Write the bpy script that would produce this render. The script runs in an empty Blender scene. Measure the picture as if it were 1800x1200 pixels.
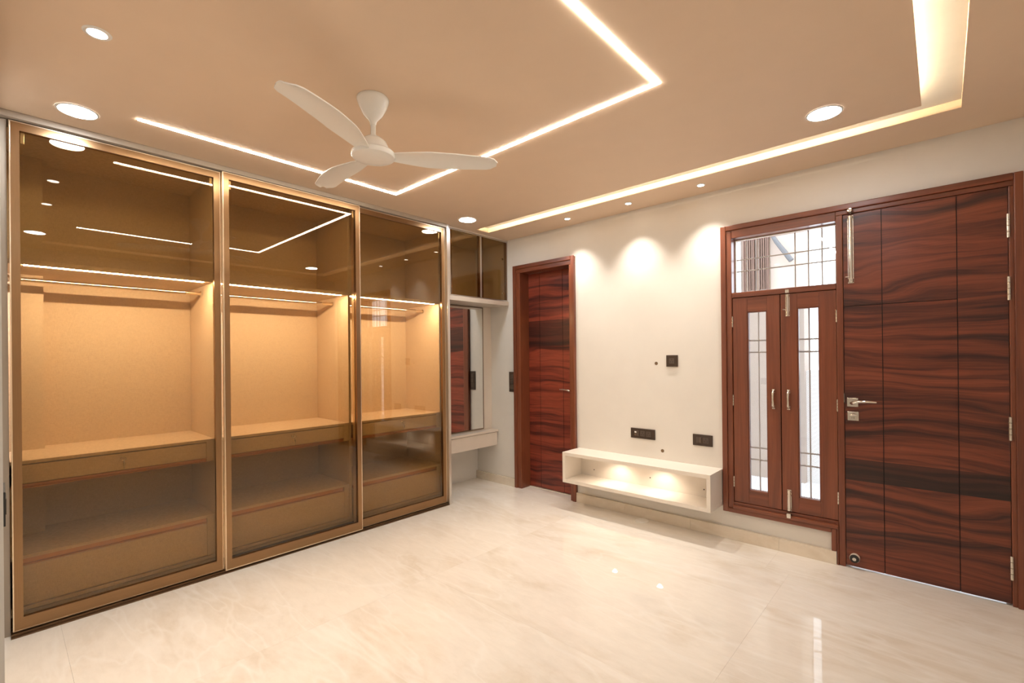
import bpy, bmesh, math, random
from mathutils import Vector, Matrix

random.seed(7)
S = bpy.context.scene
COL = S.collection

# ---------------------------------------------------------------- camera
CAM = Vector((3.31, 0.0, 1.32))
yaw, pitch, roll, FPX = 0.7416, 0.00113, -0.01016, 825.44
f = Vector((-math.sin(yaw) * math.cos(pitch), math.cos(yaw) * math.cos(pitch), math.sin(pitch)))
r0 = Vector((math.cos(yaw), math.sin(yaw), 0)); u0 = r0.cross(f)
r = math.cos(roll) * r0 + math.sin(roll) * u0
u = -math.sin(roll) * r0 + math.cos(roll) * u0
cd = bpy.data.cameras.new('camera'); cam = bpy.data.objects.new('camera', cd); COL.objects.link(cam)
M = Matrix((r, u, -f)).transposed().to_4x4(); M.translation = CAM
cam.matrix_world = M
cd.sensor_width = 36; cd.sensor_fit = 'HORIZONTAL'; cd.lens = FPX / 1800 * 36
cd.shift_y = (626.8 - 600) / 1800
cd.clip_start = 0.02
S.camera = cam

# ---------------------------------------------------------------- world, exposure
W = bpy.data.worlds.new('sky'); S.world = W; W.use_nodes = True
bgn = W.node_tree.nodes['Background']
bgn.inputs[0].default_value = (0.84, 0.91, 1.0, 1); bgn.inputs[1].default_value = 6.5
S.view_settings.view_transform = 'Standard'; S.view_settings.look = 'None'
S.view_settings.exposure = -0.06; S.view_settings.gamma = 1.0
S.view_settings.use_curve_mapping = False
try:
    c = S.cycles
    c.use_denoising = True; c.max_bounces = 8; c.diffuse_bounces = 4; c.glossy_bounces = 5; c.use_adaptive_sampling = True; c.adaptive_threshold = .05
    c.transparent_max_bounces = 12; c.transmission_bounces = 6
    c.sample_clamp_indirect = 6.0; c.caustics_reflective = False; c.caustics_refractive = False
    c.blur_glossy = 0.3
except Exception:
    pass

# light levels, tuned together
WARM = (1.0, 0.76, 0.47); COOL = (0.90, 0.95, 1.0); AMBER = (1.0, 0.84, 0.72)
E_LINE, E_COVE, E_PANEL, E_WARD = 86.0, 230.0, 108.0, 480.0
P_SPOT, P_TV = 46.0, 2.8

# ---------------------------------------------------------------- materials
def mat(name):
    m = bpy.data.materials.new(name); m.use_nodes = True
    nt = m.node_tree; return m, nt, nt.nodes['Principled BSDF']
def N(nt, t, **kw):
    n = nt.nodes.new(t)
    for k, v in kw.items():
        setattr(n, k, v)
    return n
def coords(nt, scale, world=True, rnd=False):
    if world:
        g = N(nt, 'ShaderNodeNewGeometry'); src = g.outputs['Position']
    else:
        g = N(nt, 'ShaderNodeTexCoord'); src = g.outputs['Object']
    mp = N(nt, 'ShaderNodeMapping'); mp.inputs['Scale'].default_value = scale
    nt.links.new(src, mp.inputs['Vector'])
    return mp.outputs['Vector']
def noise(nt, vec, scale=1, detail=4, rough=.55, dist=0, w=None):
    n = N(nt, 'ShaderNodeTexNoise'); n.inputs['Scale'].default_value = scale
    n.inputs['Detail'].default_value = detail; n.inputs['Roughness'].default_value = rough
    n.inputs['Distortion'].default_value = dist
    if w is not None:
        n.noise_dimensions = '4D'; nt.links.new(w, n.inputs['W'])
    nt.links.new(vec, n.inputs['Vector']); return n.outputs['Fac']
def ramp(nt, fac, stops):
    rp = N(nt, 'ShaderNodeValToRGB'); e = rp.color_ramp.elements
    while len(e) < len(stops): e.new(.5)
    for i, (p, c) in enumerate(stops):
        e[i].position = p; e[i].color = (*c, 1)
    nt.links.new(fac, rp.inputs['Fac']); return rp.outputs['Color']
def mix(nt, a, b, fac, mode='MIX'):
    n = N(nt, 'ShaderNodeMix', data_type='RGBA', blend_type=mode)
    for s, v in ((n.inputs['Factor'], fac), (n.inputs['A'], a), (n.inputs['B'], b)):
        if hasattr(v, 'links') or isinstance(v, bpy.types.NodeSocket): nt.links.new(v, s)
        else: s.default_value = v if isinstance(v, (int, float)) else (*v, 1)
    return n.outputs['Result']
def bump(nt, h, p, strength, dist=.002):
    b = N(nt, 'ShaderNodeBump'); b.inputs['Strength'].default_value = strength; b.inputs['Distance'].default_value = dist
    nt.links.new(h, b.inputs['Height']); nt.links.new(b.outputs['Normal'], p.inputs['Normal'])

def plain(name, col, rough=.5, metal=0, var=.03, scale=6, spec=.5, coat=0):
    m, nt, p = mat(name)
    n = noise(nt, coords(nt, (scale,) * 3), 1, 3)
    lo = tuple(max(0, c * (1 - var)) for c in col); hi = tuple(min(1, c * (1 + var)) for c in col)
    nt.links.new(ramp(nt, n, [(.3, lo), (.7, hi)]), p.inputs['Base Color'])
    p.inputs['Roughness'].default_value = rough; p.inputs['Metallic'].default_value = metal
    p.inputs['Specular IOR Level'].default_value = spec; p.inputs['Coat Weight'].default_value = coat
    return m
def emit(name, col, strength):
    m, nt, p = mat(name); nt.nodes.remove(p)
    e = N(nt, 'ShaderNodeEmission'); e.inputs[0].default_value = (*col, 1); e.inputs[1].default_value = strength
    nt.links.new(e.outputs[0], nt.nodes['Material Output'].inputs['Surface']); return m
def wood(name, axis, stops, rough=.36, freq=11.0, warp=4.2, along=.42, coat=.16, fine=.45):
    """grain runs along `axis` ('x' or 'z'); a warped coordinate across it gives flame figure"""
    m, nt, p = mat(name)
    oi = N(nt, 'ShaderNodeObjectInfo'); w = N(nt, 'ShaderNodeMath', operation='MULTIPLY'); w.inputs[1].default_value = 3.73
    nt.links.new(oi.outputs['Object Index'], w.inputs[0])
    g = N(nt, 'ShaderNodeNewGeometry'); sp = N(nt, 'ShaderNodeSeparateXYZ'); nt.links.new(g.outputs['Position'], sp.inputs[0])
    wv = (.75, .75, 2.4) if axis == 'x' else (2.4, 2.4, .75)
    wn = noise(nt, coords(nt, wv), 1, 3, .5, .3, w.outputs[0])
    across, lengthw = ('Z', 'X') if axis == 'x' else ('X', 'Z')
    a1 = N(nt, 'ShaderNodeMath', operation='MULTIPLY'); a1.inputs[1].default_value = freq; nt.links.new(sp.outputs[across], a1.inputs[0])
    a2 = N(nt, 'ShaderNodeMath', operation='MULTIPLY_ADD'); a2.inputs[1].default_value = warp
    nt.links.new(wn, a2.inputs[0]); nt.links.new(a1.outputs[0], a2.inputs[2])
    l1 = N(nt, 'ShaderNodeMath', operation='MULTIPLY'); l1.inputs[1].default_value = along; nt.links.new(sp.outputs[lengthw], l1.inputs[0])
    cb = N(nt, 'ShaderNodeCombineXYZ'); nt.links.new(l1.outputs[0], cb.inputs[0]); nt.links.new(a2.outputs[0], cb.inputs[2])
    a = noise(nt, cb.outputs[0], 1.5, 6, .62, .15, w.outputs[0])
    sc2 = (4, 4, 330) if axis == 'x' else (330, 330, 4)
    b = noise(nt, coords(nt, sc2), 1, 4, .65, 0)
    col = ramp(nt, a, stops)
    gr = ramp(nt, b, [(.34, (.50, .46, .44)), (.66, (1.2, 1.16, 1.14))])
    nt.links.new(mix(nt, col, gr, fine, 'MULTIPLY'), p.inputs['Base Color'])
    p.inputs['Roughness'].default_value = rough; p.inputs['Coat Weight'].default_value = coat
    p.inputs['Coat Roughness'].default_value = .18
    bump(nt, b, p, .08, .001)
    return m

def marble(name, tone, rough=.025):
    m, nt, p = mat(name)
    v = coords(nt, (1, 1, 1))
    rot = N(nt, 'ShaderNodeMapping'); rot.inputs['Rotation'].default_value = (0, 0, .75); rot.inputs['Scale'].default_value = (1.0, 1.9, 1.5)
    nt.links.new(v, rot.inputs['Vector']); rv = rot.outputs['Vector']
    oi = N(nt, 'ShaderNodeObjectInfo'); w = N(nt, 'ShaderNodeMath', operation='MULTIPLY'); w.inputs[1].default_value = 2.2
    nt.links.new(oi.outputs['Random'], w.inputs[0])
    clouds = noise(nt, rv, 1.5, 8, .64, .5, w.outputs[0])
    rot2 = N(nt, 'ShaderNodeMapping'); rot2.inputs['Rotation'].default_value = (0, 0, .75); rot2.inputs['Scale'].default_value = (8, 26, 12)
    nt.links.new(v, rot2.inputs['Vector'])
    fine = noise(nt, rot2.outputs['Vector'], 1, 5, .7, .4)
    rot3 = N(nt, 'ShaderNodeMapping'); rot3.inputs['Rotation'].default_value = (0, 0, .62); rot3.inputs['Scale'].default_value = (.55, 2.3, 1.5)
    nt.links.new(v, rot3.inputs['Vector']); vv = rot3.outputs['Vector']
    def ridge(scale, width, dist):
        n = noise(nt, vv, scale, 3, .5, dist, w.outputs[0])
        d = N(nt, 'ShaderNodeMath', operation='SUBTRACT'); d.inputs[1].default_value = .5; nt.links.new(n, d.inputs[0])
        ab = N(nt, 'ShaderNodeMath', operation='ABSOLUTE'); nt.links.new(d.outputs[0], ab.inputs[0])
        return ramp(nt, ab.outputs[0], [(0, (.36, .36, .36)), (width, (0, 0, 0))])
    lo = (tone[0] * .86, tone[1] * .81, tone[2] * .74); hi = tuple(min(1, c * 1.05) for c in tone)
    base = ramp(nt, clouds, [(.30, lo), (.5, tone), (.72, hi)])
    base = mix(nt, base, ramp(nt, fine, [(.3, (.91, .90, .885)), (.62, (1.03, 1.03, 1.03))]), .5, 'MULTIPLY')
    pale = (min(1, tone[0] * 1.10), min(1, tone[1] * 1.14), min(1, tone[2] * 1.19))
    col = mix(nt, base, pale, ridge(.8, .012, .5))
    col = mix(nt, col, pale, ridge(1.9, .018, .4))
    nt.links.new(col, p.inputs['Base Color'])
    p.inputs['Roughness'].default_value = rough; p.inputs['Specular IOR Level'].default_value = .5
    return m

def linen(name, col, rough=.55):
    m, nt, p = mat(name)
    a = noise(nt, coords(nt, (60, 60, 900)), 1, 2); b = noise(nt, coords(nt, (700, 700, 45)), 1, 2)
    s = N(nt, 'ShaderNodeMath', operation='ADD'); nt.links.new(a, s.inputs[0]); nt.links.new(b, s.inputs[1])
    h = N(nt, 'ShaderNodeMath', operation='MULTIPLY'); h.inputs[1].default_value = .5; nt.links.new(s.outputs[0], h.inputs[0])
    nt.links.new(ramp(nt, h.outputs[0], [(.3, tuple(c * .72 for c in col)), (.7, tuple(min(1, c * 1.18) for c in col))]), p.inputs['Base Color'])
    p.inputs['Roughness'].default_value = rough; p.inputs['Specular IOR Level'].default_value = .35
    return m

def metal(name, col, rough, brushed=None):
    m, nt, p = mat(name)
    p.inputs['Metallic'].default_value = 1; p.inputs['Roughness'].default_value = rough
    if brushed:
        sc = {'z': (900, 900, 8), 'y': (900, 8, 900), 'x': (8, 900, 900)}[brushed]
        n = noise(nt, coords(nt, sc), 1, 2)
        nt.links.new(ramp(nt, n, [(.3, tuple(c * .88 for c in col)), (.7, tuple(min(1, c * 1.06) for c in col))]), p.inputs['Base Color'])
    else:
        n = noise(nt, coords(nt, (30, 30, 30)), 1, 2)
        nt.links.new(ramp(nt, n, [(.3, tuple(c * .97 for c in col)), (.7, col)]), p.inputs['Base Color'])
    return m

def pane_mat(name, tint, ior=1.5, rough=.0):
    """thin glass: straight-through tinted transmission plus a Fresnel reflection"""
    m, nt, p = mat(name); nt.nodes.remove(p)
    t = N(nt, 'ShaderNodeBsdfTransparent'); t.inputs[0].default_value = (*tint, 1)
    g = N(nt, 'ShaderNodeBsdfGlossy'); g.inputs['Color'].default_value = (1, 1, 1, 1); g.inputs['Roughness'].default_value = rough
    lw = N(nt, 'ShaderNodeLayerWeight'); lw.inputs['Blend'].default_value = .5
    pw = N(nt, 'ShaderNodeMath', operation='POWER'); pw.inputs[1].default_value = 5; nt.links.new(lw.outputs['Facing'], pw.inputs[0])
    fr = N(nt, 'ShaderNodeMath', operation='MULTIPLY_ADD'); r0_ = ((ior - 1) / (ior + 1)) ** 2
    fr.inputs[1].default_value = 1 - r0_; fr.inputs[2].default_value = r0_; nt.links.new(pw.outputs[0], fr.inputs[0])
    x = N(nt, 'ShaderNodeMixShader')
    nt.links.new(fr.outputs[0], x.inputs[0]); nt.links.new(t.outputs[0], x.inputs[1]); nt.links.new(g.outputs[0], x.inputs[2])
    nt.links.new(x.outputs[0], nt.nodes['Material Output'].inputs['Surface'])
    return m

MT = {}
MT['wall'] = plain('cream_wall_paint', (.77, .73, .675), .6, var=.015, spec=.3)
MT['ceil'] = plain('beige_ceiling_paint', (.79, .61, .455), .6, var=.012, spec=.25)
MT['marble'] = marble('polished_cream_marble', (.83, .775, .71))
MT['skirt'] = marble('skirting_marble', (.78, .69, .57), .2)
MT['grout'] = plain('grout', (.66, .58, .49), .8)
DARK = [(.30, (.014, .005, .004)), (.40, (.045, .011, .007)), (.47, (.105, .024, .012)), (.55, (.175, .040, .018)), (.64, (.23, .060, .027)), (.74, (.05, .013, .008))]
MT['veneer'] = wood('rosewood_veneer', 'x', DARK)
MT['veneer_d'] = wood('dark_rosewood_veneer', 'x', [(.30, (.006, .003, .003)), (.48, (.026, .008, .006)), (.62, (.070, .018, .011)), (.75, (.02, .007, .005))])
RED = [(.30, (.020, .006, .005)), (.40, (.080, .014, .009)), (.48, (.19, .033, .018)), (.58, (.28, .056, .028)), (.72, (.06, .012, .008))]
MT['veneer_r'] = wood('red_rosewood_veneer', 'x', RED)
MT['veneer_rd'] = wood('dark_band_veneer', 'x', [(.30, (.008, .004, .004)), (.48, (.04, .010, .007)), (.64, (.11, .023, .014))])
TEAK = [(.28, (.105, .026, .012)), (.5, (.19, .052, .022)), (.72, (.245, .074, .031))]
MT['teak_v'] = wood('teak_vertical', 'z', TEAK, .34, 16, 2.5, .5, .2, .35)
MT['teak_h'] = wood('teak_horizontal', 'x', TEAK, .34, 16, 2.5, .5, .2, .35)
MT['groove'] = plain('groove_shadow_wood', (.012, .006, .004), .7)
MT['linen'] = linen('linen_laminate', (.78, .62, .46))
MT['taupe'] = plain('taupe_laminate', (.40, .335, .27), .5)
MT['bronze_v'] = metal('brushed_bronze_vertical', (.345, .21, .11), .30, 'z')
MT['bronze_h'] = metal('brushed_bronze_horizontal', (.345, .21, .11), .30, 'y')
MT['gold'] = metal('pale_gold_edge', (.95, .80, .60), .28)
MT['copper'] = metal('copper_profile', (.62, .34, .21), .3)
MT['alu'] = metal('satin_aluminium', (.78, .74, .69), .32)
MT['steel'] = metal('satin_nickel', (.80, .76, .68), .24)
MT['chrome'] = metal('polished_chrome', (.86, .82, .76), .1)
MT['grille'] = plain('painted_grille_steel', (.50, .43, .37), .5)
MT['wire'] = plain('mesh_wire', (.30, .26, .22), .5)
MT['track'] = metal('dark_bronze_track', (.20, .13, .08), .4)
MT['bglass'] = pane_mat('bronze_tinted_glass', (.775, .69, .535), 1.55)
MT['glass'] = pane_mat('clear_glass', (.98, .99, .99), 1.5)
MT['mirror'] = metal('mirror_silver', (.93, .93, .91), .0)
MT['cream'] = plain('cream_laminate', (.70, .61, .52), .42, var=.02)
MT['white'] = plain('off_white_laminate', (.80, .735, .66), .4, var=.015)
MT['fan'] = plain('glossy_white_plastic', (.86, .84, .80), .22, var=.01)
MT['trimw'] = plain('white_light_trim', (.82, .80, .77), .4)
MT['black'] = plain('black_gap', (.012, .010, .009), .6)
MT['socket'] = plain('dark_brown_plastic', (.050, .030, .020), .34)
MT['module'] = plain('brown_grey_plastic', (.085, .060, .045), .4)
MT['hole'] = plain('conduit_dark', (.16, .10, .05), .8)
MT['rubber'] = plain('black_rubber', (.02, .018, .016), .6)
MT['line'] = emit('warm_line_light', (1.0, .91, .76), E_LINE)
MT['cove'] = emit('cove_led', (1.0, .82, .52), E_COVE)
MT['panel'] = emit('cool_panel_light', COOL, E_PANEL)
MT['spotface'] = emit('spot_lens', (1.0, .93, .84), 22)
MT['wled'] = emit('wardrobe_led', AMBER, E_WARD)
MT['extwall'] = plain('white_render', (.80, .79, .77), .8)
MT['exttile'] = plain('pale_tile', (.74, .76, .80), .5)
MT['extcream'] = plain('cream_render', (.40, .32, .27), .8)
MT['shutter'] = plain('brown_shutter', (.13, .07, .05), .6)
MT['extgrey'] = plain('grey_steel_pipe', (.09, .09, .095), .5)

# ---------------------------------------------------------------- builders
def wloc(o):
    v = Vector((0, 0, 0))
    while o is not None:
        v += o.location; o = o.parent
    return v
def tag(o, label=None, cat=None, group=None, kind=None):
    if label: o['label'] = label
    if cat: o['category'] = cat
    if group: o['group'] = group
    if kind: o['kind'] = kind
    return o
def empty(name, loc, parent=None):
    o = bpy.data.objects.new(name, None); COL.objects.link(o); o.empty_display_size = .05
    o.location = Vector(loc) - (wloc(parent) if parent else Vector())
    if parent: o.parent = parent
    return o
def link(name, me, material, loc, parent=None):
    o = bpy.data.objects.new(name, me); COL.objects.link(o)
    if material and not me.materials: me.materials.append(MT[material])
    o.location = Vector(loc) - (wloc(parent) if parent else Vector())
    if parent: o.parent = parent
    o.pass_index = len(COL.objects) % 97
    return o
def finish(name, bm, material, loc, parent=None, smooth=False, kind=None):
    bmesh.ops.recalc_face_normals(bm, faces=bm.faces)
    me = bpy.data.meshes.new(name); bm.to_mesh(me); bm.free()
    if smooth:
        for p in me.polygons: p.use_smooth = True
        try: me.set_sharp_from_angle(angle=math.radians(38))
        except Exception: pass
    o = link(name, me, material, loc, parent)
    if kind: o['kind'] = kind
    return o
def bmbox(bm, x0, x1, y0, y1, z0, z1, o=(0, 0, 0)):
    vs = [bm.verts.new((x - o[0], y - o[1], z - o[2])) for x in (x0, x1) for y in (y0, y1) for z in (z0, z1)]
    for q in ((0, 1, 3, 2), (4, 6, 7, 5), (0, 4, 5, 1), (2, 3, 7, 6), (0, 2, 6, 4), (1, 5, 7, 3)):
        bm.faces.new([vs[i] for i in q])
def box(name, b, material, parent=None, bevel=0.0, kind=None):
    x0, x1, y0, y1, z0, z1 = b
    c = ((x0 + x1) / 2, (y0 + y1) / 2, (z0 + z1) / 2)
    bm = bmesh.new(); bmbox(bm, *b, o=c)
    if bevel: bmesh.ops.bevel(bm, geom=list(bm.edges), offset=bevel, segments=2, affect='EDGES', profile=.6)
    return finish(name, bm, material, c, parent, kind=kind)
def boxes(name, bs, material, parent=None, kind=None):
    bm = bmesh.new(); b0 = bs[0]; c = ((b0[0] + b0[1]) / 2, (b0[2] + b0[3]) / 2, (b0[4] + b0[5]) / 2)
    for b in bs: bmbox(bm, *b, o=c)
    return finish(name, bm, material, c, parent, kind=kind)
def lathe(name, prof, material, loc, parent=None, seg=40, axis='z', smooth=True):
    """prof: list of (radius, height)"""
    bm = bmesh.new(); rings = []
    for rr, h in prof:
        if rr < 1e-6: rings.append([bm.verts.new((0, 0, h))])
        else: rings.append([bm.verts.new((rr * math.cos(2 * math.pi * i / seg), rr * math.sin(2 * math.pi * i / seg), h)) for i in range(seg)])
    for a, b in zip(rings, rings[1:]):
        for i in range(seg):
            j = (i + 1) % seg
            if len(a) == 1 and len(b) == 1: continue
            if len(a) == 1: bm.faces.new((a[0], b[i], b[j]))
            elif len(b) == 1: bm.faces.new((a[i], a[j], b[0]))
            else: bm.faces.new((a[i], a[j], b[j], b[i]))
    if axis == 'y': bmesh.ops.rotate(bm, verts=bm.verts, matrix=Matrix.Rotation(math.pi / 2, 3, 'X'))   # +h -> -Y
    if axis == 'x': bmesh.ops.rotate(bm, verts=bm.verts, matrix=Matrix.Rotation(math.pi / 2, 3, 'Y'))   # +h -> +X
    return finish(name, bm, material, loc, parent, smooth)
def tube(name, pts, rad, material, parent=None, seg=12, sx=1.0, kind=None, caps=True):
    pts = [Vector(p) for p in pts]; c = sum(pts, Vector()) / len(pts); bm = bmesh.new(); rings = []
    rads = rad if isinstance(rad, (list, tuple)) else [rad] * len(pts)
    ref = Vector((0, 0, 1))
    if abs((pts[-1] - pts[0]).normalized().dot(ref)) > .9: ref = Vector((1, 0, 0))
    for i, p in enumerate(pts):
        d = (pts[min(i + 1, len(pts) - 1)] - pts[max(i - 1, 0)]).normalized()
        a = d.cross(ref).normalized(); b = a.cross(d)
        rings.append([bm.verts.new(p - c + rads[i] * (sx * math.cos(2 * math.pi * k / seg) * a + math.sin(2 * math.pi * k / seg) * b)) for k in range(seg)])
    for A, B in zip(rings, rings[1:]):
        for k in range(seg): bm.faces.new((A[k], A[(k + 1) % seg], B[(k + 1) % seg], B[k]))
    if caps: bm.faces.new(rings[0]); bm.faces.new(rings[-1])
    return finish(name, bm, material, c, parent, True, kind)
def struct(o, label, cat): return tag(o, label, cat, kind='structure')

YB = 3.56          # face of the far wall
ZC = 2.527         # ceiling
XR = 3.76          # right wall
YE = -1.5          # end wall behind the camera

# ---------------------------------------------------------------- room shell
fl = struct(box('floor', (-.75, 3.9, YE - .1, 3.70, -.06, -.012), 'grout'), 'polished cream marble floor of the bedroom', 'floor')
G = .00025
def slab(x0, x1, y0, y1): return box('marble_slab', (x0 + G, x1 - G, y0 + G, y1 - G, -.012, 0), 'marble', fl)
xs = [-.62, .30, 1.25, 2.49, XR]
for a, b in zip(xs, xs[1:]): slab(a, b, 3.20, YB)                       # border row along the far wall
xs = [-.62, 1.02, 2.62, XR]; ys = [YE, .20, 1.75, 3.20]
for a, b in zip(xs, xs[1:]):
    for c_, d_ in zip(ys, ys[1:]): slab(a, b, c_, d_)
slab(.10, .84, YB, 3.69); slab(2.85, 3.60, YB, 3.69)                    # thresholds

wb = boxes('wall_back', [(-.75, .13, YB, 3.70, 0, 2.62), (.13, .81, YB, 3.70, 2.20, 2.62), (.81, 2.165, YB, 3.70, 0, 2.62),
      (2.165, 3.59, YB, 3.70, 2.215, 2.62), (3.59, 3.9, YB, 3.70, 0, 2.62), (2.165, 2.80, YB, 3.70, 0, .225)], 'wall')
struct(wb, 'cream painted far wall holding the doors and the window', 'wall')
struct(box('wall_wardrobe', (-.75, -.62, YE, YB, 0, 2.62), 'wall'), 'cream wall behind the built-in wardrobe', 'wall')
struct(box('wall_right', (XR, 3.9, YE, YB, 0, 2.62), 'wall'), 'cream side wall beside the main door', 'wall')
wl = struct(box('wall_left', (-.62, 1.75, -.12, .004, 0, 2.527), 'wall'), 'cream wall return at the left picture edge', 'wall')
struct(box('wall_front', (-.62, XR, YE - .1, YE, 0, 2.62), 'wall'), 'cream wall behind the camera', 'wall')
struct(box('wall_alcove', (-.618, -.478, 2.757, YB, 0, 2.527), 'wall'), 'cream back wall of the dressing alcove', 'wall')

# ceiling: board with an L-shaped cove slot, closed above by a slab
SI, SO = 3.050, 3.205          # slot in Y along the far wall
RI, RO = 3.245, 3.390          # slot in X along the right side
T = .012
ce = boxes('ceiling', [(-.62, RI, YE, SI, ZC, ZC + T), (-.62, XR, SO, YB, ZC, ZC + T), (RO, XR, YE, SO, ZC, ZC + T),
      (-.62, .08, SI, SO, ZC, ZC + T), (RI, RO, YE, .30, ZC, ZC + T),
      (.08, RO, SO, SO + .01, ZC + T, ZC + .042), (RO, RO + .01, .30, SO + .01, ZC + T, ZC + .042), (.07, .08, SI, SO, ZC + T, ZC + .042),
      (.08, RI - .11, SI - .12, SI - .11, ZC + T, ZC + .042), (RI - .12, RI - .11, .30, SI - .11, ZC + T, ZC + .042)], 'ceil')  # last two boxes: unseen blockers added to keep cove light near the slot
box('cove_board', (-.62, XR, YE, YB, ZC + .0425, ZC + .09), 'trimw', ce)
struct(ce, 'beige gypsum false ceiling with an L-shaped cove slot', 'ceiling')

# skirting pieces
bbk = empty('baseboard_back', (1.4, YB, 0)); struct(bbk, 'beige marble skirting along the foot of the far wall', 'skirting')
def skirt(x0, x1): box('skirting_tile', (x0 + G, x1 - G, YB - .027, YB - .001, .0005, .083), 'skirt', bbk, .0015)
for a, b in ((-.476, .0), (.0, .098), (.845, 1.34), (1.34, 1.89), (1.89, 2.49), (2.49, 2.812)): skirt(a, b)
skirt(3.624, XR - .002)

# conduit holes: flat discs on the wall, hole darkness put into their colour
def conduit(x, z):
    h = empty('conduit_hole', (x, YB, z), wb)
    lathe('pipe_rim', [(.0105, -.03), (.0105, .0012), (.0135, .0012), (.0135, -.001)], 'hole', (x, YB, z), h, 20, 'y')
    lathe('mouth_shade_disc', [(0, .0006), (.0108, .0006)], 'hole', (x, YB, z), h, 20, 'y')
conduit(1.618, 1.259); conduit(1.663, .564)

# ---------------------------------------------------------------- small red door in the far wall
d1 = empty('door_1', (.48, YB, 0)); struct(d1, 'reddish veneer flush door in a deep teak frame beside the alcove', 'door')
fx0, fx1, fz = .103, .845, 2.238
for nm, b, m in (('frame_jamb', (fx0, .187, YB - .025, 3.705, 0, 2.165), 'teak_v'), ('frame_jamb', (.787, fx1, YB - .025, 3.705, 0, 2.165), 'teak_v'),
                 ('frame_head', (fx0, fx1, YB - .025, 3.705, 2.165, fz), 'teak_h')):
    box(nm, b, m, d1, .004)
for nm, b, m in (('frame_moulding', (fx0 - .004, fx0 + .032, YB - .036, YB - .02, 0, fz + .004), 'teak_v'), ('frame_moulding', (fx1 - .032, fx1 + .004, YB - .036, YB - .02, 0, fz + .004), 'teak_v'),
                 ('frame_moulding', (fx0 + .032, fx1 - .032, YB - .036, YB - .02, fz - .032, fz + .004), 'teak_h')):
    box(nm, b, m, d1, .005)
LY = 3.668
box('leaf_core', (.189, .785, LY + .004, LY + .034, .010, 2.163), 'groove', d1)
cols = [(.189, .3305), (.3355, .6145), (.6195, .785)]; rows = [(.010, .62), (.62, 1.428), (1.428, 1.682), (1.682, 2.163)]
for i, (a, b) in enumerate(cols):
    for j, (c_, d_) in enumerate(rows):
        box('veneer_panel', (a, b, LY, LY + .0042, c_, d_), 'veneer_rd' if j == 2 else 'veneer_r', d1).pass_index = 11 + j
def lever(parent, x, z, y, s, square=True):
    h = empty('lever_handle', (x, y, z), parent)
    box('rose', (x - .028, x + .028, y - .009, y, z - .027, z + .027), 'steel', h, .0015)
    tube('lever', [(x, y - .005, z - .004), (x, y - .035, z - .003), (x + s * .010, y - .048, z), (x + s * .035, y - .052, z + .008), (x + s * .075, y - .050, z + .010), (x + s * .120, y - .046, z + .008)],
         [.011, .011, .0105, .0085, .0075, .005], 'chrome', h, 12)
lever(d1, .728, .998, LY, -1)
k = empty('key_plate', (.728, LY, .905), d1)
box('plate', (.703, .753, LY - .008, LY, .880, .930), 'steel', k, .0015)
lathe('keyhole', [(0, .0095), (.008, .0095), (.008, .008)], 'rubber', (.728, LY, .905), k, 16, 'y')
box('threshold', (.187, .787, 3.66, 3.72, 0, .004), 'skirt', d1)
struct(box('wall_passage', (-.2, 1.2, 3.98, 4.05, 0, 2.3), 'wall'), 'dim passage wall behind the small red door', 'wall')

# ---------------------------------------------------------------- teak frame around window and main door
t1 = empty('trim_1', (2.87, YB, 0)); struct(t1, 'moulded teak frame joining the window and the main door', 'frame')
OY0, OY1 = YB - .030, YB - .001
def fr(nm, b, m, bv=.005): return box(nm, b, m, t1, bv)
X0, X1, ZT, ZS = 2.131, 3.624, 2.246, .196
fr('architrave', (X0, X0 + .036, OY0, OY1, ZS, ZT), 'teak_v'); fr('architrave', (X1 - .036, X1, OY0, OY1, 0, ZT), 'teak_v')
fr('architrave', (X0 + .036, X1 - .036, OY0, OY1, ZT - .036, ZT), 'teak_h'); fr('architrave', (X0 + .036, 2.786, OY0, OY1, ZS, ZS + .03), 'teak_h')
fr('architrave', (2.786, 2.814, OY0, OY1, .084, ZS + .03), 'teak_v')
IY0, IY1 = YB - .018, 3.70
fr('jamb', (2.165, 2.203, IY0, IY1, .226, 2.212), 'teak_v'); fr('jamb', (3.569, 3.592, IY0, IY1, 0, 2.183), 'teak_v')
fr('frame_post', (2.824, 2.859, IY0, IY1, 0, 2.183), 'teak_v')
fr('post_moulding', (2.8135, 2.8245, IY0 - .006, IY1, 0, .262), 'teak_v')
fr('frame_head', (2.203, 2.824, IY0, IY1, 2.153, 2.212), 'teak_h'); fr('frame_head', (2.824, 3.592, IY0, IY1, 2.183, 2.212), 'teak_h')
fr('transom_bar', (2.203, 2.824, IY0, IY1, 1.727, 1.764), 'teak_h'); fr('window_sill', (2.203, 2.824, IY0, IY1, .224, .272), 'teak_h')
fr('sill_moulding', (2.20, 2.826, YB - .040, YB - .017, .226, .252), 'teak_h', .008)

# ---------------------------------------------------------------- window: transom light, two leaves, grille
w1 = empty('window_1', (2.51, YB, .27)); struct(w1, 'teak window with two narrow glazed leaves under a barred transom light', 'window')
GY = 3.668
tr = empty('transom_light', (2.51, 3.62, 1.95), w1)
box('pane', (2.203, 2.824, 3.630, 3.634, 1.764, 2.153), 'glass', tr)
for b in ((2.203, 2.211, 3.618, 3.646, 1.764, 2.153), (2.816, 2.824, 3.618, 3.646, 1.764, 2.153), (2.211, 2.816, 3.618, 3.646, 2.145, 2.153), (2.211, 2.816, 3.618, 3.646, 1.764, 1.772)):
    box('glazing_bead', b, 'cream', tr, .002)
gr = empty('security_grille', (2.51, GY, 1.2), w1)
for x in (2.192, 2.269, 2.345, 2.422, 2.577, 2.655, 2.732, 2.808):
    tube('bar', [(x, GY, .272), (x, GY, 2.152)], .0048, 'grille', gr, 8)
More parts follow.
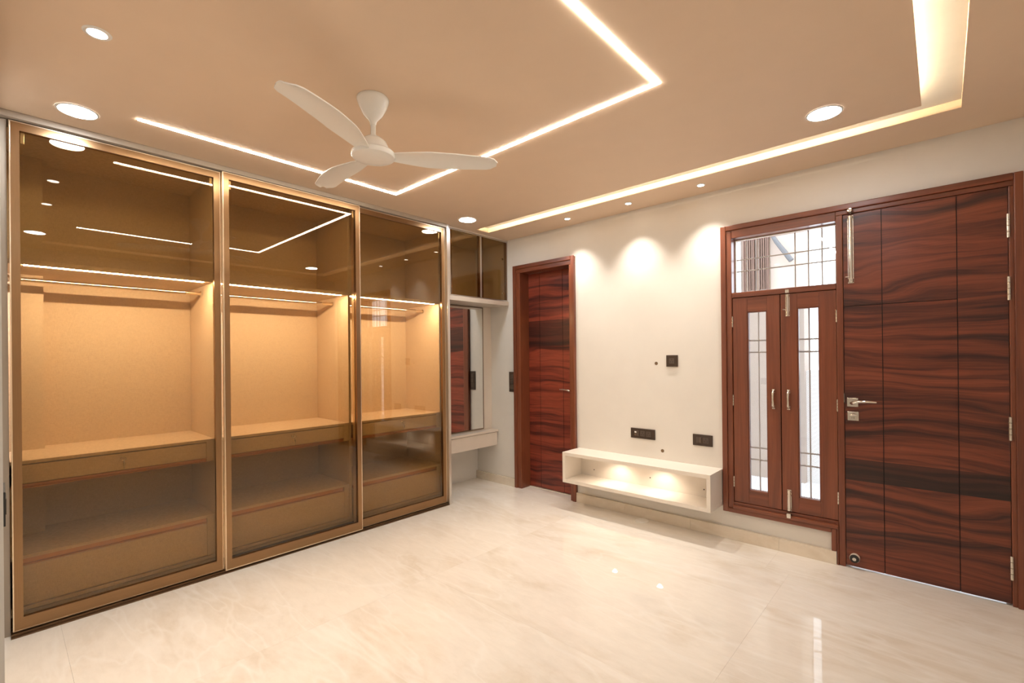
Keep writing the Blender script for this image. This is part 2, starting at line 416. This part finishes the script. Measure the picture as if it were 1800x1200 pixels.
for z in (2.012, 1.928, 1.422, 1.338, .655, .570):
    if z > 1.5: tube('bar', [(2.204, GY - .006, z), (2.823, GY - .006, z)], .0048, 'grille', gr, 8)
    else:       # twisted square bar
        bm = bmesh.new(); n = 90; rings = []
        for i in range(n + 1):
            a = i * .42; x = -.31 + .62 * i / n
            rings.append([bm.verts.new((x, .0062 * math.cos(a + q * math.pi / 2), .0062 * math.sin(a + q * math.pi / 2))) for q in range(4)])
        for A, B in zip(rings, rings[1:]):
            for q in range(4): bm.faces.new((A[q], A[(q + 1) % 4], B[(q + 1) % 4], B[q]))
        finish('twisted_bar', bm, 'grille', (2.514, GY - .006, z), gr)
def hinge(parent, x, z0, z1, y, rad=.006):
    h = empty('hinge', (x, y, z0), parent)
    tube('knuckle', [(x, y, z0), (x, y, z1)], rad, 'steel', h, 10)
    for q in (.25, .5, .75):
        zz = z0 + (z1 - z0) * q
        tube('joint', [(x, y, zz - .0012), (x, y, zz + .0012)], rad * 1.06, 'track', h, 10)
def tower_bolt(parent, x, y, z0, z1, zk, w=.026, knob=True, split=None):
    """flat plate with round rod, end collars, screws and a knob"""
    t = empty('tower_bolt', (x, y, z0), parent)
    box('back_plate', (x - w / 2, x + w / 2, y - .003, y, z0, z1), 'steel', t, .001)
    tube('bolt_rod', [(x, y - .009, z0 + .003), (x, y - .009, z1 - .003)], w * .36, 'chrome', t, 14)
    for zz in (z0 + .012, z1 - .012, zk):
        tube('collar', [(x, y - .009, zz - .006), (x, y - .009, zz + .006)], w * .48, 'steel', t, 14)
    if knob:
        tube('knob_stem', [(x, y - .009, zk + .02), (x - .020, y - .012, zk + .02)], .0035, 'chrome', t, 8)
        tube('knob', [(x - .020, y - .012, zk + .02), (x - .023, y - .012, zk + .02), (x - .027, y - .012, zk + .02)], [.0045, .0065, .004], 'chrome', t, 10)
    return t
def leaf(x0, x1, gx0, gx1, z0, z1, gz0, gz1, hx, hinge_x):
    L = empty('window_leaf', ((x0 + x1) / 2, YB, z0), w1)
    y0, y1 = YB - .010, YB + .028
    box('stile', (x0, gx0, y0, y1, z0, z1), 'teak_v', L, .002); box('stile', (gx1, x1, y0, y1, z0, z1), 'teak_v', L, .002)
    box('rail', (gx0, gx1, y0, y1, gz1, z1), 'teak_h', L, .001); box('rail', (gx0, gx1, y0, y1, z0, gz0), 'teak_h', L, .001)
    for b, m in (((gx0, gx0 + .006, y0 + .004, y1, gz0, gz1), 'teak_v'), ((gx1 - .006, gx1, y0 + .004, y1, gz0, gz1), 'teak_v'),
                 ((gx0 + .006, gx1 - .006, y0 - .004, y1, gz0, gz0 + .008), 'teak_h'), ((gx0 + .006, gx1 - .006, y0 + .004, y1, gz1 - .006, gz1), 'teak_h')):
        box('glazing_bead', b, m, L, .0015)
    box('pane', (gx0 + .006, gx1 - .006, YB + .006, YB + .010, gz0 + .008, gz1 - .006), 'glass', L)
    # expanded metal mesh behind the glass
    bm = bmesh.new(); a, b = gx0 + .004, gx1 - .004; hgt = .0085; run = .0145; wd = .0009; yy = YB + .0165
    n = int((gz1 - gz0) / hgt) + int((b - a) * hgt / run / hgt) + 2
    for sgn in (1, -1):
        for i in range(-int((b - a) / run) - 1, int((gz1 - gz0) / hgt) + 1):
            za = gz0 + i * hgt; zb = za + (b - a) * hgt / run
            pa, pb = (a, za), (b, zb)
            if sgn < 0: pa, pb = (b, za), (a, zb)
            # clip to the opening
            def clip(P, Q):
                if P[1] < gz0:
                    t = (gz0 - P[1]) / (Q[1] - P[1]); P = (P[0] + t * (Q[0] - P[0]), gz0)
                if Q[1] > gz1:
                    t = (gz1 - P[1]) / (Q[1] - P[1]); Q = (P[0] + t * (Q[0] - P[0]), gz1)
                return P, Q
            if pb[1] <= gz0 or pa[1] >= gz1: continue
            pa, pb = clip(pa, pb); d = Vector((pb[0] - pa[0], pb[1] - pa[1]))
            if d.length < 1e-4: continue
            nrm = Vector((-d.y, d.x)).normalized() * wd
            vs = []
            for (px, pz) in (pa, pb):
                for yo in (yy, yy + .0012):
                    for q in (-1, 1): vs.append(bm.verts.new((px + q * nrm.x - (a + b) / 2, yo - yy, pz + q * nrm.y - gz0)))
            for q in ((0, 1, 5, 4), (2, 6, 7, 3), (0, 4, 6, 2), (1, 3, 7, 5)): bm.faces.new([vs[i_] for i_ in q])
    me_ = finish('expanded_mesh', bm, 'wire', ((a + b) / 2, yy, gz0), L, kind='stuff')
    # bow handle
    h = empty('pull_handle', (hx, y0, .95), L)
    tube('grip', [(hx, y0 - .006, .962), (hx, y0 - .022, .975), (hx, y0 - .027, 1.018), (hx, y0 - .022, 1.062), (hx, y0 - .006, 1.075)], [.009, .0085, .0065, .0085, .009], 'steel', h, 10, 1.0)
    box('foot', (hx - .009, hx + .009, y0 - .010, y0, .952, .976), 'steel', h, .002); box('foot', (hx - .009, hx + .009, y0 - .010, y0, 1.061, 1.086), 'steel', h, .002)
    for z in (1.52, .96, .38): hinge(L, hinge_x, z, z + .075, y0 - .003, .005)
    return L
la = leaf(2.206, 2.506, 2.303, 2.426, .276, 1.724, .366, 1.622, 2.464, 2.2045)
lb = leaf(2.511, 2.822, 2.608, 2.730, .276, 1.724, .372, 1.626, 2.554, 2.823)
box('light_block_astragal', (2.494, 2.524, YB + .029, YB + .040, .276, 1.724), 'teak_v', lb)  # strip added behind the middle gap to block leaking daylight
for b in ((2.203, 2.214, YB + .030, YB + .046, .272, 1.727), (2.813, 2.824, YB + .030, YB + .046, .272, 1.727)): box('light_block_bead', b, 'teak_v', t1)  # these and the next pair: added behind leaf edges against daylight leaks
for b in ((2.214, 2.813, YB + .030, YB + .046, 1.713, 1.727), (2.214, 2.813, YB + .030, YB + .046, .272, .286)): box('light_block_bead', b, 'teak_h', t1)
tower_bolt(lb, 2.553, YB - .010, 1.575, 1.722, 1.60)
tower_bolt(lb, 2.552, YB - .010, .278, .420, .385, .024, False)
for z0, z1 in ((1.729, 1.752), (.238, .268)):
    box('bolt_keep', (2.541, 2.565, YB - .044 if z0 < 1 else YB - .024, YB - .018, z0, z1), 'steel', lb, .002)

# ---------------------------------------------------------------- main door
d2 = empty('door_2', (3.21, YB, 0)); struct(d2, 'wide dark rosewood veneer main door with grooved panels at the right', 'door')
DY = YB - .008
box('leaf_core', (2.861, 3.567, DY + .004, DY + .038, .011, 2.181), 'groove', d2)
cols = [(2.861, 3.047), (3.051, 3.372), (3.376, 3.567)]
rows = [(.011, .30), (.30, .542), (.542, .673), (.673, 1.613), (1.617, 2.181)]
for i, (a, b) in enumerate(cols):
    for j, (c_, d_) in enumerate(rows):
        if i == 2 and j == 3: d_ = 1.617
        box('veneer_panel', (a, b, DY, DY + .0042, c_, d_), 'veneer_d' if j == 2 else 'veneer', d2).pass_index = 31 + j
for b in ((3.553, 3.569, 3.597, 3.66, 0, 2.183), (2.859, 2.875, 3.597, 3.66, 0, 2.183), (2.875, 3.553, 3.597, 3.66, 2.165, 2.183)):  # strips added behind the door edges so daylight does not leak in
    box('door_light_block', b, 'teak_v', t1)
lever(d2, 2.901, 1.022, DY, 1)
k = empty('privacy_turn', (2.903, DY, .937), d2)
box('plate', (2.875, 2.931, DY - .008, DY, .910, .964), 'steel', k, .0015)
tube('thumb_turn', [(2.886, DY - .014, .944), (2.903, DY - .018, .948), (2.920, DY - .014, .944)], [.004, .0085, .004], 'chrome', k, 10)
box('slot_mark', (2.897, 2.899, DY - .0085, DY - .006, .922, .932), 'rubber', k); box('slot_mark', (2.906, 2.908, DY - .0085, DY - .006, .922, .932), 'rubber', k)
box('strike_plate', (2.8585, 2.8605, YB - .020, YB + .01, 1.02, 1.075), 'steel', d2)
tb = tower_bolt(d2, 2.899, DY, 1.755, 2.172, 1.775, .030, True)
lathe('bolt_keep', [(0, .030), (.013, .028), (.0175, .018), (.0175, 0)], 'chrome', (2.899, YB - .016, 2.199), d2, 20, 'y')
for z0 in (1.915, 1.59, .862, .14): hinge(d2, 3.568, z0, z0 + .122, YB - .022, .0075)
k = empty('door_stopper', (2.904, DY, .066), d2)
lathe('stopper_body', [(0, 0), (.026, 0), (.026, .022), (.023, .026)], 'cream', (2.904, DY, .066), k, 28, 'y')
lathe('rubber_cap', [(.0245, .024), (.022, .036), (.010, .038), (.010, .034)], 'rubber', (2.904, DY, .066), k, 28, 'y')
lathe('centre_disc', [(0, .037), (.010, .037)], 'steel', (2.904, DY, .066), k, 20, 'y')

# ---------------------------------------------------------------- built-in wardrobe
wr = empty('wardrobe', (-.3, 1.38, 0)); tag(wr, 'built-in wardrobe with three bronze glass sliding doors and lit bays', 'wardrobe')
XB, XF = -.600, -.072
BAYS = [(.030, .910), (.930, 1.820), (1.840, 2.712)]
box('side_panel', (XB, -.012, .008, .029, 0, 2.494), 'taupe', wr, .001)
box('end_panel', (XB, .032, 2.727, 2.756, 0, 2.526), 'alu', wr, .0015)
box('inner_side_panel', (XB, XF, 2.712, 2.7265, .06, 2.494), 'linen', wr)
for y in (.911, 1.821): box('partition', (XB, XF, y, y + .018, .06, 2.494), 'linen', wr)
box('top_panel', (XB, XF, .03, 2.712, 2.478, 2.494), 'linen', wr)
box('valance', (-.070, .030, .008, 2.7265, 2.496, 2.526), 'taupe', wr, .001)
box('plinth', (XB, XF - .03, .03, 2.712, 0, .060), 'track', wr)
boxes('bottom_track', [(-.066, .036, .030, 2.7265, 0, .006), (-.062, -.058, .030, 2.7265, .006, .014), (-.020, -.016, .030, 2.7265, .006, .016), (.016, .020, .030, 2.7265, .006, .016)], 'track', wr)
box('boxed_column', (XB + .006, -.47, .030, .172, .08, 2.478), 'linen', wr)
for y0, y1 in BAYS:
    box('back_panel', (XB, XB + .006, y0, y1, .06, 2.478), 'linen', wr)
    box('bottom_board', (XB + .006, XF - .004, y0, y1, .062, .080), 'linen', wr)
    box('lit_shelf', (XB + .006, XF, y0 + .001, y1 - .001, 1.810, 1.834), 'linen', wr, .001)
    box('led_strip', (-.096, -.088, max(y0, .085), y1 - .045, 1.8065, 1.8098), 'wled', wr)
    rz, rx = 1.762, -.312
    ro = empty('hanging_rod', (rx, y0, rz), wr)
    tube('rod', [(rx, y0 + .002, rz), (rx, y1 - .09, rz)], .0125, 'chrome', ro, 16)
    tube('rod_end', [(rx, y1 - .09, rz), (rx, y1 - .008, rz)], .0105, 'gold', ro, 16)
    for yy in (y0 + .001, y1 - .008): tube('bracket', [(rx, yy, rz), (rx, yy + .007, rz)], .019, 'chrome', ro, 16)
    box('counter_board', (XB + .006, XF, y0 + .001, y1 - .001, .811, .828), 'linen', wr, .001)
    def drawer(z0, z1, lipz0, lipz1, key):
        D = empty('drawer', (XF, (y0 + y1) / 2, z0), wr)
        box('drawer_front', (XF - .020, XF - .002, y0 + .018, y1 - .043, z0, z1), 'linen', D, .001)
        box('drawer_box', (XB + .06, XF - .021, y0 + .03, y1 - .055, z0 + .01, z1 - .012), 'linen', D)
        if key:
            yk = y0 + .465 if y0 > .5 else .462
            zk = z1 - .026
            lk = lathe('lock_cylinder', [(.0105, 0), (.0105, .004), (.008, .006), (0, .006)], 'steel', (XF - .002, yk, zk), D, 18, 'x')
            tube('key_blade', [(XF + .004, yk, zk), (XF + .026, yk, zk)], .0026, 'steel', D, 8)
            tube('key_bow', [(XF + .026, yk + .011 * math.cos(a), zk + .011 * math.sin(a)) for a in [i * math.pi / 5 for i in range(11)]], .0022, 'steel', D, 6, caps=False)
            tube('spare_key', [(XF + .024, yk + .002, zk - .012), (XF + .022, yk + .004, zk - .030), (XF + .020, yk + .004, zk - .058)], [.002, .0065, .0018], 'steel', D, 8)
    drawer(.713, .806, 0, 0, True)
    box('filler_strip', (XF - .020, XF - .004, y1 - .041, y1 - .0005, .690, .811), 'linen', wr)
    pr = empty('handle_profile', (XF, y0, .69), wr)
    box('upper_lip', (XF - .022, XF + .004, y0 + .004, y1 - .043, .706, .7115), 'copper', pr, .001)
    box('channel', (XF - .024, XF - .012, y0 + .004, y1 - .043, .695, .706), 'copper', pr)
    box('lower_lip', (XF - .022, XF + .002, y0 + .004, y1 - .043, .690, .695), 'copper', pr, .001)
    box('drawer_floor', (XB + .006, XF - .024, y0 + .001, y1 - .044, .690, .700), 'linen', wr)
    box('lower_shelf', (XB + .006, XF, y0 + .001, y1 - .001, .340, .357), 'linen', wr, .001)
    pr = empty('handle_profile', (XF, y0, .31), wr)
    box('channel', (XF - .026, XF - .012, y0 + .016, y1 - .043, .314, .338), 'copper', pr)
    box('lower_lip', (XF - .020, XF - .001, y0 + .016, y1 - .043, .308, .313), 'copper', pr, .001)
    drawer(.108, .306, 0, 0, False)
    box('filler_strip', (XF - .020, XF - .004, y1 - .041, y1 - .0005, .104, .339), 'linen', wr)
    box('bottom_rail', (XF - .020, XF + .003, y0 + .001, y1 - .001, .084, .102), 'linen', wr, .001)
def sliding_door(y0, y1, x0, z0, z1, left_stile=True):
    x1 = x0 + .026
    D = empty('sliding_door', (x0, (y0 + y1) / 2, z0), wr)
    sw, rt, rb, e = .036, .042, .062, .005
    # mitred brushed frame with a pale polished edge all round
    def mitre(nm, pts, m):
        bm = bmesh.new(); c = (x0 + .013, sum(p[0] for p in pts) / 4, sum(p[1] for p in pts) / 4)
        A = [bm.verts.new((x1 - c[0], p[0] - c[1], p[1] - c[2])) for p in pts]; B = [bm.verts.new((x0 - c[0], p[0] - c[1], p[1] - c[2])) for p in pts]
        bm.faces.new(A); bm.faces.new(B[::-1])
        for i in range(4): bm.faces.new((A[i], B[i], B[(i + 1) % 4], A[(i + 1) % 4]))
        return finish(nm, bm, m, c, D)
    a0, a1, b0, b1 = y0 + e, y1 - e, z0 + e, z1 - e
    i0, i1, j0, j1 = y0 + sw, y1 - sw, z0 + rb, z1 - rt
    mitre('stile', [(a0, b0), (i0, j0), (i0, j1), (a0, b1)], 'bronze_v'); mitre('stile', [(a1, b0), (a1, b1), (i1, j1), (i1, j0)], 'bronze_v')
    mitre('rail', [(a0, b1), (i0, j1), (i1, j1), (a1, b1)], 'bronze_h'); mitre('rail', [(a0, b0), (a1, b0), (i1, j0), (i0, j0)], 'bronze_h')
    xe = x1 + .0025
    for b in ((x0 - .004, xe, y0, y0 + e, z0, z1), (x0 - .004, xe, y1 - e, y1, z0, z1), (x0, xe, y0 + e, y1 - e, z1 - e, z1), (x0, xe, y0 + e, y1 - e, z0, z0 + e)):
        box('edge_trim', b, 'gold', D, .0008)
    box('glass_pane', (x0 + .011, x0 + .016, i0 - .006, i1 + .006, j0 - .006, j1 + .006), 'bglass', D)
    for yy in ((i0 + .004, i0 + .017), (i1 - .017, i1 - .004)):
        box('roller_bracket', (x0 + .003, x0 + .007, yy[0], yy[1], j1 - .055, j1 + .008), 'alu', D, .001)
sliding_door(.036, .936, -.026, .018, 2.492)
sliding_door(1.830, 2.724, -.026, .018, 2.492)
sliding_door(.938, 1.868, .008, .018, 2.490)

# ---------------------------------------------------------------- overhead cabinet, mirror cabinet, dressing ledge in the alcove
oc = empty('overhead_cabinet', (-.24, 3.16, 1.85)); tag(oc, 'small overhead cabinet with two tinted glass doors above the mirror', 'cabinet')
Y0, Y1 = 2.7575, YB - .002
box('base_board', (-.476, .014, Y0, Y1, 1.850, 1.893), 'cream', oc, .001)
box('side_board', (-.476, -.022, Y0, Y0 + .016, 1.894, 2.512), 'cream', oc); box('side_board', (-.476, -.022, Y1 - .016, Y1, 1.894, 2.512), 'cream', oc)
box('top_board', (-.476, -.022, Y0 + .016, Y1 - .016, 2.496, 2.512), 'cream', oc); box('back_board', (-.476, -.470, Y0 + .016, Y1 - .016, 1.894, 2.496), 'linen', oc)
box('cornice', (-.10, .004, Y0, Y1, 2.5125, 2.526), 'cream', oc)
def cab_door(y0, y1):
    D = empty('cabinet_door', (0, (y0 + y1) / 2, 1.897), oc); x0, x1, z0, z1 = -.020, 0.0, 1.897, 2.510
    w = .009
    for nm, b in (('stile', (x0, x1, y0, y0 + w, z0, z1)), ('stile', (x0, x1, y1 - w, y1, z0, z1)), ('rail', (x0, x1, y0 + w, y1 - w, z1 - w, z1)), ('rail', (x0, x1, y0 + w, y1 - w, z0, z0 + w))):
        box(nm, b, 'alu', D, .0012)
    for b in ((x0, x1 - .006, y0 + w, y0 + .032, z0 + w, z1 - w), (x0, x1 - .006, y1 - .032, y1 - w, z0 + w, z1 - w)):
        box('inner_frame', b, 'bronze_v', D)
    box('glass_pane', (x1 - .0055, x1 - .001, y0 + w, y1 - w, z0 + w, z1 - w), 'bglass', D)
    yk = y0 + .04 if y0 < 3 else y1 - .05
    for z in (2.33, 1.98): lathe('cup_hinge', [(0, .006), (.011, .006), (.013, 0)], 'steel', (x0 - .006, yk, z), D, 16, 'x')
cab_door(Y0 + .026, 3.178); cab_door(3.181, Y1)
box('filler_strip', (-.020, -.002, Y0, Y0 + .024, 1.894, 2.512), 'alu', oc)

mc = empty('mirror_cabinet', (-.36, 3.16, .565)); tag(mc, 'cream wall cabinet faced with a tall dressing mirror in the alcove', 'mirror')
box('cabinet_body', (-.476, -.250, Y0, Y1, .5645, 1.8485), 'cream', mc)
box('mirror_glass', (-.2475, -.243, 2.79, 3.426, .583, 1.835), 'mirror', mc)
for b in ((-.2495, -.240, 3.426, 3.431, .576, 1.842), (-.2495, -.240, 2.785, 2.790, .576, 1.842), (-.2495, -.240, 2.790, 3.426, .576, .583), (-.2495, -.240, 2.790, 3.426, 1.835, 1.842)):
    box('mirror_frame', b, 'track', mc)
dt = empty('dressing_ledge', (-.3, 3.16, .40)); tag(dt, 'slim floating dressing ledge with a cream drawer under the mirror', 'table')
box('ledge_top', (-.476, -.153, Y0, Y1, .541, .563), 'cream', dt, .001)
box('drawer_front', (-.178, -.160, Y0 + .004, Y1 - .014, .400, .537), 'cream', dt, .001)
box('drawer_case', (-.476, -.180, Y0, Y1, .402, .540), 'cream', dt)

# ---------------------------------------------------------------- floating television shelf
tv = empty('floating_shelf', (1.497, 3.43, .233)); tag(tv, 'off-white open box shelf floating low on the far wall', 'shelf')
tx0, tx1, ty0, ty1, tz0, tz1, tt = .869, 2.126, 3.300, YB - .0285, .233, .4935, .028
ty1 = YB - .0015
box('top_board', (tx0, tx1, ty0, ty1, tz1 - tt, tz1), 'white', tv, .001); box('bottom_board', (tx0, tx1, ty0, ty1, tz0, tz0 + tt), 'white', tv, .001)
box('end_board', (tx0, tx0 + tt, ty0, ty1, tz0 + tt, tz1 - tt), 'white', tv, .0008); box('end_board', (tx1 - tt, tx1, ty0, ty1, tz0 + tt, tz1 - tt), 'white', tv, .0008)
box('back_board', (tx0 + tt, tx1 - tt, ty1 - .008, ty1, tz0 + tt, tz1 - tt), 'white', tv)
for x, z in ((1.03, .318), (1.56, .335), (1.99, .318)):
    lathe('screw_cap', [(0, .0015), (.005, .0015), (.005, 0)], 'socket', (x, ty1 - .008, z), tv, 12, 'y')
for dx in (.02, .045, .07): lathe('cam_cover', [(0, .002), (.004, .002), (.004, 0)], 'trimw', (tx1, 3.50 - dx, tz0 + .012), tv, 10, 'x')
def spot_lamp(name, loc, power, size, blend, parent, rad=.018, col=(1.0, .92, .82)):
    ld = bpy.data.lights.new(name, 'SPOT'); ld.energy = power; ld.color = col; ld.spot_size = math.radians(size); ld.spot_blend = blend; ld.shadow_soft_size = rad
    o = bpy.data.objects.new(name, ld); COL.objects.link(o); o.location = Vector(loc) - wloc(parent); o.parent = parent; return o
for x in (1.298, 1.690):
    p = empty('puck_light', (x, 3.43, tz1 - tt), tv)
    lathe('puck_rim', [(.030, 0), (.030, -.006), (.023, -.006), (.023, -.003)], 'trimw', (x, 3.43, tz1 - tt), p, 24)
    lathe('puck_lens', [(0, -.0035), (.023, -.0035)], 'spotface', (x, 3.43, tz1 - tt), p, 24)
    spot_lamp('puck_beam', (x, 3.43, tz1 - tt - .010), P_TV, 140, .6, p, .015, (1.0, .84, .66))

fc = lathe('floor_cap', [(0, .006), (.045, .006), (.052, .003), (.053, 0), (0, 0)], 'trimw', (1.525, 3.47, .0005)); tag(fc, 'small white round cap lying on the floor under the floating shelf', 'cover')

# ---------------------------------------------------------------- switch and socket plates
def plate(name, x, z, w, h, mods, label, vertical=False, cat='socket'):
    P = empty(name, (x, YB, z)); tag(P, label, cat)
    box('cover_plate', (x - w / 2, x + w / 2, YB - .011, YB - .0005, z - h / 2, z + h / 2), 'socket', P, .003)
    n = len(mods); s = .042
    for i, kd in enumerate(mods):
        off = (i - (n - 1) / 2) * .052
        cx, cz = (x, z - off) if vertical else (x + off, z)
        mo = box('module', (cx - s / 2, cx + s / 2, YB - .0135, YB - .009, cz - s / 2, cz + s / 2), 'module', P, .0015)
        if kd == 'socket':
            for dx, dz in ((0, .010), (-.010, -.007), (.010, -.007)):
                lathe('pin_hole', [(0, .0006), (.0034, .0006), (.0034, 0)], 'rubber', (cx + dx, YB - .0135, cz + dz), mo, 10, 'y')
        elif kd == 'switch':
            box('rocker', (cx - .019, cx - .0008, YB - .0165, YB - .0125, cz - .019, cz + .019), 'module', mo, .001)
            box('rocker', (cx + .0008, cx + .019, YB - .0165, YB - .0125, cz - .019, cz + .019), 'module', mo, .001)
        elif kd == 'data':
            box('data_port', (cx - .018, cx - .002, YB - .0145, YB - .0125, cz + .004, cz + .015), 'trimw', mo)
            lathe('antenna_port', [(.0035, 0), (.0035, .004), (.006, .004), (.006, 0)], 'chrome', (cx - .010, YB - .0135, cz - .010), mo, 12, 'y')
            box('rocker', (cx + .002, cx + .019, YB - .0165, YB - .0125, cz - .019, cz + .019), 'module', mo, .001)
    return P
plate('socket_plate', 1.7515, 1.279, .092, .090, ['socket'], 'square single dark socket plate high on the wall for a television')
plate('socket_plate', 1.498, .684, .212, .082, ['data', 'socket', 'socket'], 'long dark three-module plate with a white data port above the floating shelf')
plate('socket_plate', 1.982, .684, .145, .084, ['switch', 'socket'], 'dark two-module switch and socket plate close to the window frame')
plate('switch_plate', .055, 1.068, .082, .205, ['switch', 'switch', 'socket'], 'tall dark three-module switch plate between alcove and small door', True, 'switch')
sp = empty('switch_plate', (1.52, .004, .955)); tag(sp, 'black plate seen edge-on at the left picture edge', 'switch')
box('cover_plate', (1.45, 1.59, .0042, .0082, .912, .998), 'rubber', sp, .0015); box('rocker', (1.48, 1.56, .0080, .0098, .935, .975), 'rubber', sp, .0005)

# ---------------------------------------------------------------- ceiling fan
FX, FY = 1.372, 1.178
fan = empty('ceiling_fan', (FX, FY, 2.25)); tag(fan, 'white three-blade ceiling fan inside the light line', 'fan')
lathe('canopy', [(0, 0), (.070, 0), (.073, -.006), (.071, -.016), (.060, -.045), (.042, -.078), (.026, -.095), (.016, -.108), (.0135, -.125), (0, -.125)], 'fan', (FX, FY, ZC - .0008), fan, 48)
lathe('down_rod', [(.0115, 0), (.0115, -.07), (.017, -.074), (.019, -.092), (0, -.092)], 'fan', (FX, FY, 2.428), fan, 24)
lathe('motor_housing', [(0, .070), (.022, .070), (.040, .062), (.060, .044), (.070, .020), (.072, 0), (0, 0)], 'fan', (FX, FY, 2.278), fan, 48)
lathe('bottom_cover', [(0, .036), (.090, .036), (.098, .028), (.099, .014), (.095, .007), (.080, .002), (.05, -.002), (0, -.004)], 'fan', (FX, FY, 2.244), fan, 56)
for k_, ang in enumerate((56, 176, 297)):
    bm = bmesh.new(); sect = []; n = 22
    for i in range(n + 1):
        t = i / n; s = .080 + t * (.585 - .080)
        wdt = .030 + .040 * min(1, t / .35) ** .8 - .016 * max(0, (t - .6) / .4)
        if t > .90: wdt *= math.sqrt(max(.05, 1 - ((t - .90) / .105) ** 2))
        pit = -math.radians(8 - 3 * t); off = .018 * math.sin(math.pi * t) ; zz = .004 + .012 * math.sin(t * 2.2)
        row = []
        for q in range(9):
            v = (q / 8 - .5) * 2 * wdt
            row.append((s, off + v * math.cos(pit), zz + v * math.sin(pit) + .006 * (1 - (v / wdt) ** 2)))
        sect.append(row)
    top = [[bm.verts.new((p[0], p[1], p[2] + .0025)) for p in rw] for rw in sect]; bot = [[bm.verts.new((p[0], p[1], p[2] - .0025)) for p in rw] for rw in sect]
    for i in range(n):
        for q in range(8):
            bm.faces.new((top[i][q], top[i + 1][q], top[i + 1][q + 1], top[i][q + 1])); bm.faces.new((bot[i][q], bot[i][q + 1], bot[i + 1][q + 1], bot[i + 1][q]))
        for q in (0, 8): bm.faces.new((top[i][q], top[i + 1][q], bot[i + 1][q], bot[i][q]) if q == 8 else (top[i][q], bot[i][q], bot[i + 1][q], top[i + 1][q]))
    for i in (0, n):
        for q in range(8): bm.faces.new((top[i][q], top[i][q + 1], bot[i][q + 1], bot[i][q]))
    bmesh.ops.rotate(bm, verts=bm.verts, matrix=Matrix.Rotation(math.radians(ang), 3, 'Z'))
    finish('blade', bm, 'fan', (FX, FY, 2.258), fan, True)

# ---------------------------------------------------------------- ceiling lights
ll = empty('line_light', (1.37, 1.2, ZC)); tag(ll, 'thin glowing U-shaped light line set into the ceiling around the fan', 'light')
A0, A1, B0, B1, w = .350, 2.400, .475, 1.984, .021
for b in ((A0, A0 + w, B0, B1, ZC - .003, ZC - .0005), (A1 - w, A1, B0, B1, ZC - .003, ZC - .0005), (A0 + w, A1 - w, B1 - w, B1, ZC - .003, ZC - .0005)):
    box('light_strip', b, 'line', ll)
cv = empty('cove_light', (1.7, 3.0, ZC)); tag(cv, 'warm strip light hidden in the L-shaped ceiling cove', 'light')
box('led_tape', (.12, RI - .085, SI - .095, SI - .085, ZC + T + .001, ZC + T + .009), 'cove', cv); box('led_tape', (RI - .095, RI - .085, .34, SI - .097, ZC + T + .001, ZC + T + .009), 'cove', cv)

def panel_light(x, y, label):
    P = empty('panel_light', (x, y, ZC)); tag(P, label, 'light', 'round cool-white ceiling panel lights')
    lathe('bezel', [(.071, -.0012), (.071, -.004), (.079, -.003), (.080, -.0005)], 'trimw', (x, y, ZC), P, 40)
    lathe('diffuser', [(0, -.0035), (.0715, -.0035)], 'panel', (x, y, ZC), P, 40)
panel_light(.245, .262, 'large round white ceiling light above the left end of the wardrobe')
panel_light(.255, 2.775, 'round white ceiling light above the right end of the wardrobe')
panel_light(2.884, 2.800, 'large round white ceiling light near the cove corner at the right')
panel_light(2.884, .230, 'round white ceiling light mirrored lowest in the left wardrobe door')
def spot_light(x, y, label, big=False):
    P = empty('spot_light', (x, y, ZC)); tag(P, label, 'light', 'small recessed ceiling spot lights')
    ro, ri = (.043, .030) if big else (.031, .022)
    lathe('trim_ring', [(ri, .0), (ri, -.004), (ro - .004, -.004), (ro, -.0005)], 'trimw', (x, y, ZC), P, 32)
    lathe('lens', [(0, -.0032), (ri, -.0032)], 'spotface', (x, y, ZC), P, 32)
    spot_lamp('spot_beam', (x, y, ZC - .012), P_SPOT, 88, 1.0, P, .010)
spot_light(.903, 3.362, 'small ceiling spot above the small red door')
spot_light(1.490, 3.365, 'middle small ceiling spot of the three along the far wall')
spot_light(2.058, 3.366, 'small ceiling spot nearest the window and main door')
spot_light(1.030, .250, 'small ringed ceiling spot at the top left of the picture', True)
spot_light(1.700, .250, 'small ringed ceiling spot seen only mirrored in the left wardrobe door', True)

# ---------------------------------------------------------------- outside the window
struct(box('floor_outside', (-1.5, 6.5, 3.70, 6.2, -.12, -.015), 'exttile'), 'pale tiled terrace floor outside the window', 'terrace')
struct(box('wall_outside', (-1.5, 1.66, 5.60, 5.75, -.12, 3.6), 'extwall'), 'white rendered neighbouring wall outside the window', 'wall')
bd = empty('neighbour_building', (2.0, 5.6, 0)); tag(bd, 'cream neighbouring house with brown shutters seen through the transom', 'building')
box('house_wall', (1.66, 2.26, 5.62, 5.9, -.12, 3.0), 'extcream', bd); box('parapet_wall', (2.26, 5.5, 5.7, 5.85, -.12, 1.15), 'extwall', bd)
for x0 in (1.69, 1.83):
    sh = empty('shutter', (x0, 5.61, 2.05), bd)
    box('shutter_frame', (x0, x0 + .012, 5.575, 5.62, 2.02, 2.62), 'shutter', sh); box('shutter_frame', (x0 + .10, x0 + .112, 5.575, 5.62, 2.02, 2.62), 'shutter', sh)
    for q in range(4): box('shutter_slat', (x0 + .015 + q * .022, x0 + .028 + q * .022, 5.585, 5.615, 2.03, 2.61), 'shutter', sh)
tube('drain_pipe', [(1.97, 5.56, 2.62), (2.03, 5.55, 2.51), (2.10, 5.54, 2.40), (2.17, 5.53, 2.29)], [.018, .022, .024, .026], 'extgrey', bd, 10)
